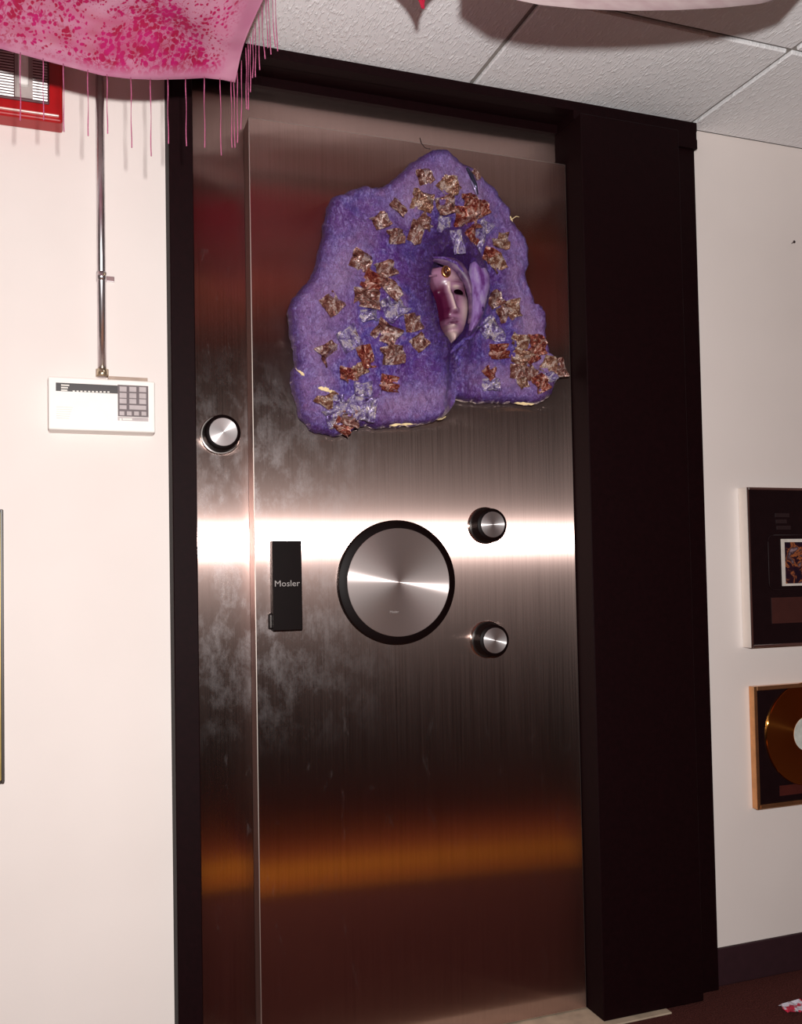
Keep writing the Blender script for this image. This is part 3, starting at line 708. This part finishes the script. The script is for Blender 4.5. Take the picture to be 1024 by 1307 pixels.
lx = px(964.8, 955, -.022).x; lz1 = px(964.8, 876.5, -.022).z; lz0 = px(965.5, 1034, -.022).z
lo_f, LO, lm = framed('gold_record_frame', 'copper edged frame holding a gold record, below the silver edged frame', lx, lx+.37, lz0, lz1, .022, M_copperf, .012, M_matb)
YI = -.022+.006
rc = px(1024, 937, YI-.003); rcx = px(978, 937, YI-.003).x+.15
M_goldrec = turned_mat('gold_record', (.62,.23,.045), [(.97, .15, -.7), (.03, .5, -.4)])
rec = link('gold_record', lathe_me('gold_record', [(.15, .002), (.15, -.0015), (.1485, -.0030), (.146, -.0022), (.05, -.0022)], 80), M_goldrec, lo_f, loc=Vector((rcx, YI-.002, rc.z))-LO); shade_auto(rec)
lab = link('record_label', lathe_me('record_label', [(.0505, -.002), (.0505, -.0034), (.05, -.0036)], 48), plain('label_paper', (.62,.64,.58), .6, scale=60, var=.2), rec)
box('plaque', (px(995, 1000, YI).x, YI-.0012, px(995, 1016, YI).z), (px(995, 1000, YI).x+.15, YI+.001, px(995, 1003, YI).z), plain('record_plaque', (.085,.016,.012), .45, .2), lo_f, off=LO)
gx = px(4.6, 820, -.02).x; gz1, gz0 = px(4, 650, -.02).z, px(4, 1000, -.02).z
lf, GO, gm = framed('picture', 'tall picture in a thin dark frame with gold inner edge, below the alarm keypad', gx-.45, gx, gz0, gz1, .02, plain('dark_frame', (.035,.022,.016), .4), .006, plain('picture_gold', (.42,.30,.09), .35, .5))

box('picture_print', (gx-.45+.018, -.0165, gz0+.018), (gx-.018, -.0135, gz1-.018), plain('picture_print', (.05,.03,.028), .3, scale=9, var=.6), lf, off=GO)
# small nail in the wall, paper scrap on the carpet
c = px(1013.2, 309.5, -.008); nl = thing('nail', 'small dark nail left in the white wall above the framed awards', 'nail', Vector((c.x, 0, c.z)))
tube('shank', [Vector((0, -.0005, 0)), Vector((0, -.010, .001))], .0012, M_wire, nl); tube('nail_head', [Vector((0, -.010, .001)), Vector((0, -.0118, .001))], .0042, M_wire, nl, n=10)
c = pz(1016, 1284, .008); rnd = random.Random(3)
vs, fs = [], []
for i in range(9):
    for j in range(7):
        x, y = (i/8-.5)*.075, (j/6-.5)*.05; vs.append((x+.004*rnd.uniform(-1, 1), y+.004*rnd.uniform(-1, 1), .010+.010*noise.noise(Vector((x*50, y*50, 1)))+.004*noise.noise(Vector((x*130, y*130, 4)))))
for i in range(8):
    for j in range(6): fs.append((i*7+j, (i+1)*7+j, (i+1)*7+j+1, i*7+j+1))
zmin = min(v[2] for v in vs); vs = [(a, b, z-zmin+.001) for a, b, z in vs]
t = NT('paper_scrap'); n_ = t.noise(t.coord('Object'), 38, 2); t.set(Base_Color=t.ramp(n_, [(.44, (.55,.02,.06)), (.50, (.62,.60,.68)), (.8, (.66,.62,.70))]), Roughness=.6); M_scrap = t.m
so = link('paper_scrap', mesh('paper_scrap', vs, fs), M_scrap, None, False, loc=(c.x, c.y, 0)); m_ = so.modifiers.new('thick', 'SOLIDIFY'); m_.thickness = .0008; m_.offset = 1
tag(so, 'crumpled red and white paper scrap lying on the dark carpet', 'paper scrap')

# ------------------------------------------------------------------ scarves hung from the ceiling
t = NT('pink_print'); uv = t.n('ShaderNodeUVMap'); uv.uv_map = 'UVMap'
mp = t.n('ShaderNodeMapping'); t.l(uv.outputs[0], mp.inputs[0])
sp = t.n('ShaderNodeSeparateXYZ'); t.l(uv.outputs[0], sp.inputs[0])
wob = t.noise(mp.outputs[0], 60, 2); 
ad = t.n('ShaderNodeVectorMath', operation='ADD'); cb = t.n('ShaderNodeCombineXYZ'); t.l(t.math('MULTIPLY', wob, .012), cb.inputs[0]); t.l(t.math('MULTIPLY', t.noise(mp.outputs[0], 45, 2), .012), cb.inputs[1]); t.l(mp.outputs[0], ad.inputs[0]); t.l(cb.outputs[0], ad.inputs[1])
vo = t.n('ShaderNodeTexVoronoi', feature='F1'); vo.inputs['Scale'].default_value = 135; t.l(ad.outputs[0], vo.inputs['Vector'])
vo2 = t.n('ShaderNodeTexVoronoi', feature='DISTANCE_TO_EDGE'); vo2.inputs['Scale'].default_value = 75; t.l(ad.outputs[0], vo2.inputs['Vector'])
dens = t.noise(mp.outputs[0], 11, 2, .5, .8)
thr = t.math('ADD', t.math('MULTIPLY', dens, 1.25), -.16)
hem = t.math('MULTIPLY', t.math('SUBTRACT', sp.outputs[1], .005), 60, True)          # plain border by the hem
hem2 = t.math('MULTIPLY', t.math('SUBTRACT', t.math('MULTIPLY', sp.outputs[0], -1.0), .018), 40, True)
spots = t.math('MULTIPLY', t.math('SUBTRACT', thr, vo.outputs['Distance']), 9, True)
lines = t.math('MULTIPLY', t.math('SUBTRACT', .10, vo2.outputs['Distance']), 9, True); lines = t.math('MULTIPLY', lines, t.math('MULTIPLY', t.math('SUBTRACT', dens, .46), 8, True))
vo3 = t.n('ShaderNodeTexVoronoi', feature='F1'); vo3.inputs['Scale'].default_value = 230; t.l(ad.outputs[0], vo3.inputs['Vector'])
dots = t.math('MULTIPLY', t.math('SUBTRACT', t.math('ADD', t.math('MULTIPLY', dens, .7), -.02), vo3.outputs['Distance']), 7, True)
str_ = t.ramp(t.noise(t.n_map(mp.outputs[0], (3, 14, 1), (0, 0, .35)), 1.0, 3, .6), [(.50, (0,0,0)), (.66, (.6,.6,.6))])
f = t.math('MULTIPLY', t.math('MULTIPLY', t.math('MAXIMUM', t.math('MAXIMUM', t.math('MULTIPLY', dots, .75), str_), t.math('MAXIMUM', spots, lines)), hem), hem2)
prn = t.ramp(t.noise(mp.outputs[0], 30, 2), [(.38, (.40,.010,.06)), (.6, (.50,.012,.15))])
pinkc = t.ramp(dens, [(.35, (.60,.30,.41)), (.68, (.52,.18,.31))])
t.set(Base_Color=t.mix(f, pinkc, prn), Roughness=.75, Specular_IOR_Level=.2, Sheen_Weight=.15, Normal=t.bump(t.noise(mp.outputs[0], 500, 2), .15, .002)); silk(t, .5); M_pink = t.m
M_fringe = plain('fringe_thread', (.36,.08,.17), .7, scale=500, var=.45)
YSC = -.50
HEM = [(-330,6),(-200,22),(-120,38),(-60,50),(0,62),(60,78),(130,96),(165,100.5),(200,102),(235,101),(262,99.5),(285,102),(300,105.5)]
def hemp(s):
    k = s*(len(HEM)-1); i = min(int(k), len(HEM)-2); f = k-i
    return (lerp(HEM[i][0], HEM[i+1][0], f), lerp(HEM[i][1], HEM[i+1][1], f))
def hemy(s): return YSC - .06*(1-s)**2 + .010*math.sin(s*9)
corner = px(300, 105.5, hemy(1)); edge_top = px(339, 0, hemy(1)-.05)
SO = Vector((px(100, 80, YSC).x, YSC-.1, H))
scarf = thing('fringed_scarf', 'pink and magenta printed scarf with a thin fringe, draped from the ceiling', 'scarf', SO)
NS, NT_ = 90, 44
vs, fs, uvs = [], [], []
ev = (edge_top-corner); ev = ev/ev.z                     # run of the right edge per metre of height
for j in range(NT_+1):
    tt = j/NT_
    for i in range(NS+1):
        s = i/NS; h0 = px(*hemp(s), hemy(s)); hz = (H-.040-h0.z)*tt
        side = lerp(.12, ev.x, s**1.5)
        fold = .022*math.sin(3.2*math.pi*tt+5*s)*min(1, tt*4)*(.4+.6*s)+.012*math.sin(16*s+3*tt)*min(1, tt*5)
        bow = .010*math.sin(math.pi*min(1, tt*2))*s
        p = Vector((h0.x+side*hz-bow, h0.y+lerp(-.10, ev.y, s)*hz - .30*hz*(1-s)*0 + fold, h0.z+hz))
        vs.append(p-SO); uvs.append((h0.x-corner.x, hz))
for j in range(NT_):
    for i in range(NS): a = j*(NS+1)+i; fs.append((a, a+1, a+NS+2, a+NS+1))
me = mesh('cloth', vs, fs); ul = me.uv_layers.new(name='UVMap')
for lp in me.loops: ul.data[lp.index].uv = uvs[lp.vertex_index]
cl = link('cloth', me, M_pink, scarf, True); m_ = cl.modifiers.new('thick', 'SOLIDIFY'); m_.thickness = .0012
def strand(top, L, sway=0):  # one cord of the fringe
    pts = []
    for k in range(9):
        f = k/8; pts.append(top+Vector((sway*f*f+.0005*math.sin(9*f+top.x*300), .0005*math.cos(8*f+top.x*200), -L*f))-SO)
    tube('fringe_strand', pts, .00085, M_fringe, scarf, n=5, radf=lambda f: (1.0+.30*math.sin(60*f))*(1 if f < .94 else 1.5))
def hem_at(u):
    lo, hi = 0, 1
    for _ in range(30):
        m = (lo+hi)/2
        if hemp(m)[0] < u: lo = m
        else: hi = m
    return lo
for u, vend in ((-4,142),(25.7,156),(55,155),(81,170),(112,175),(136.5,172),(167,190),(192,201),(214,185),(237,188),(260.5,190),(281,200),(295,190),(298.5,190)):
    s = hem_at(u); p = px(*hemp(s), hemy(s)); q = px(u, vend, hemy(s)); strand(p+Vector((0, -.001, .002)), p.z-q.z, 0)
for v0, u0, vend in ((93,303,183),(78,307.5,166),(62,314,140),(55,316.5,141),(48,319.5,118),(38,322.5,100),(30,326,99),(18,331,90),(8,338,76),(-6,342,62),(-14,346,70),(-26,351,60),(-36,354,66)):
    f = (105.5-v0)/105.5
    p = corner.lerp(edge_top, f); q = px(u0, vend, p.y); p2 = Vector((p.x-.003, p.y-.002, p.z)); strand(p2, p.z-q.z, q.x-p2.x)

# red scarf whose point hangs down further right
t = NT('red_cloth'); n_ = t.noise(t.coord('Object'), 30, 3); t.set(Base_Color=t.ramp(n_, [(.35, (.60,.012,.05)), (.65, (.72,.03,.10))]), Roughness=.7); silk(t, .6); M_redc = t.m
def drape(name, label, cat, fn, nu, nv, mat, origin):
    vs, fs = [], []
    for j in range(nv+1):
        for i in range(nu+1): vs.append(fn(i/nu, j/nv)-origin)
    for j in range(nv):
        for i in range(nu): a = j*(nu+1)+i; fs.append((a, a+1, a+nu+2, a+nu+1))
    o = link(name, mesh(name, vs, fs), mat, None, True, loc=origin); m_ = o.modifiers.new('thick', 'SOLIDIFY'); m_.thickness = .0012
    return tag(o, label, cat)
YR = -.67
tip = px(535, 19, YR)
def redf(s, t_):
    zt = H-.034; k = 1-t_; wd_ = .70*(k**1.75)+.004*t_+.001
    x = tip.x-.04+ .04*t_ + (s-.5)*2*wd_*.62 ; z_ = lerp(zt, tip.z, t_)-.04*abs(s-.5)*0
    return Vector((x, YR+.030*math.sin(s*22)*k+.02*math.sin(t_*5), z_))
drape('red_scarf', 'plain red scarf hanging from the ceiling with its narrow point down, between scarf and swag', 'scarf', redf, 60, 24, M_redc, Vector((tip.x, YR, H)))
# pale swag by the right wall
t = NT('pale_cloth'); n_ = t.noise(t.coord('Object', (1, 1, 3)), 20, 3); t.set(Base_Color=t.ramp(n_, [(.35, (.30,.21,.22)), (.65, (.36,.28,.28))]), Roughness=.7); silk(t, .2); M_pale = t.m
YW = -.98
SW = [(600,-30),(640,-4),(690,6),(740,11),(800,13.5),(860,13),(920,10),(970,5),(1003,-4),(1040,-40)]
def swagf(s, t_):
    k = s*(len(SW)-1); i = min(int(k), len(SW)-2); f = k-i; f = f
    u, v = lerp(SW[i][0], SW[i+1][0], f), lerp(SW[i][1], SW[i+1][1], f)
    b = px(u, v, YW); top = H-.036
    return Vector((b.x, YW+.018*math.sin(t_*20+4*s)*min(1, t_*3)-.05*t_, lerp(b.z, top, t_)))
o0 = px(820, 0, YW); drape('swag', 'pale pink cloth swag looping below the ceiling beside the right wall', 'swag', swagf, 60, 24, M_pale, Vector((o0.x, YW, H)))

# dark red canopy added out of view for its reflection (seen only in the steel)
t = NT('canopy_cloth'); n_ = t.noise(t.world(), 2.2, 2); t.set(Base_Color=t.ramp(n_, [(.38, (.17,.014,.014)), (.62, (.13,.045,.018))]), Roughness=.85, Specular_IOR_Level=.1); M_canopy = t.m
def canf(s_, t_):
    x = lerp(RX0+.06, RX1-.06, s_); y = lerp(-.62, -4.9, t_)
    return Vector((x, y, H-.015-.10*abs(math.sin(math.pi*t_*4))*min(1, max(0, t_-.12)*8)-.03*math.sin(math.pi*s_*5)**2*min(1, max(0, t_-.12)*8)))
drape('added_canopy', 'added dark red cloth canopy hung in folds under the ceiling, mirrored in the vault door', 'canopy', canf, 50, 60, M_canopy, Vector((.85, -3.0, H)))

# ------------------------------------------------------------------ rug between camera and door (seen in the steel)
t = NT('rug_pile'); gp = t.n('ShaderNodeNewGeometry'); sp = t.n('ShaderNodeSeparateXYZ'); t.l(gp.outputs['Position'], sp.inputs[0])
fy = t.math('MULTIPLY', t.math('ADD', sp.outputs[1], 1.16), -1.0)       # metres back from the near edge
n_ = t.noise(t.world(), 120, 3, .7)
c = t.ramp(fy, [(0.0, (.008,.003,.003)), (.030, (.50,.20,.012)), (.10, (.40,.07,.010)), (.15, (.50,.20,.012)), (.37, (.30,.08,.012)), (.44, (.16,.018,.014)), (.8, (.18,.02,.016))], 'CONSTANT')
c = t.mix(t.math('MULTIPLY', n_, .5), c, (.06,.01,.01))
t.set(Base_Color=c, Roughness=1, Specular_IOR_Level=.05, Normal=t.bump(n_, .5, .006)); M_rug = t.m
rg = box('rug', (-1.0, -3.2, .0005), (2.6, -1.16, .009), M_rug, bevel=.003); tag(rg, 'red rug with gold border stripes on the carpet, mirrored low in the vault door', 'rug')

for o in bpy.data.objects:                     # parts that look unlike the rest of their thing
    if o.name.startswith('hood_flap'): o['label'] = 'smooth lavender flap beside the cheek'
    if o.name.startswith('strobe_lens'): o['label'] = 'white strobe lens between the louvres'
    if o.name.startswith('gold_record') and o.parent: o['label'] = 'gold record with a pale label'
    if o.name.startswith('handle_plate'): o['label'] = 'black plate lettered Mosler'
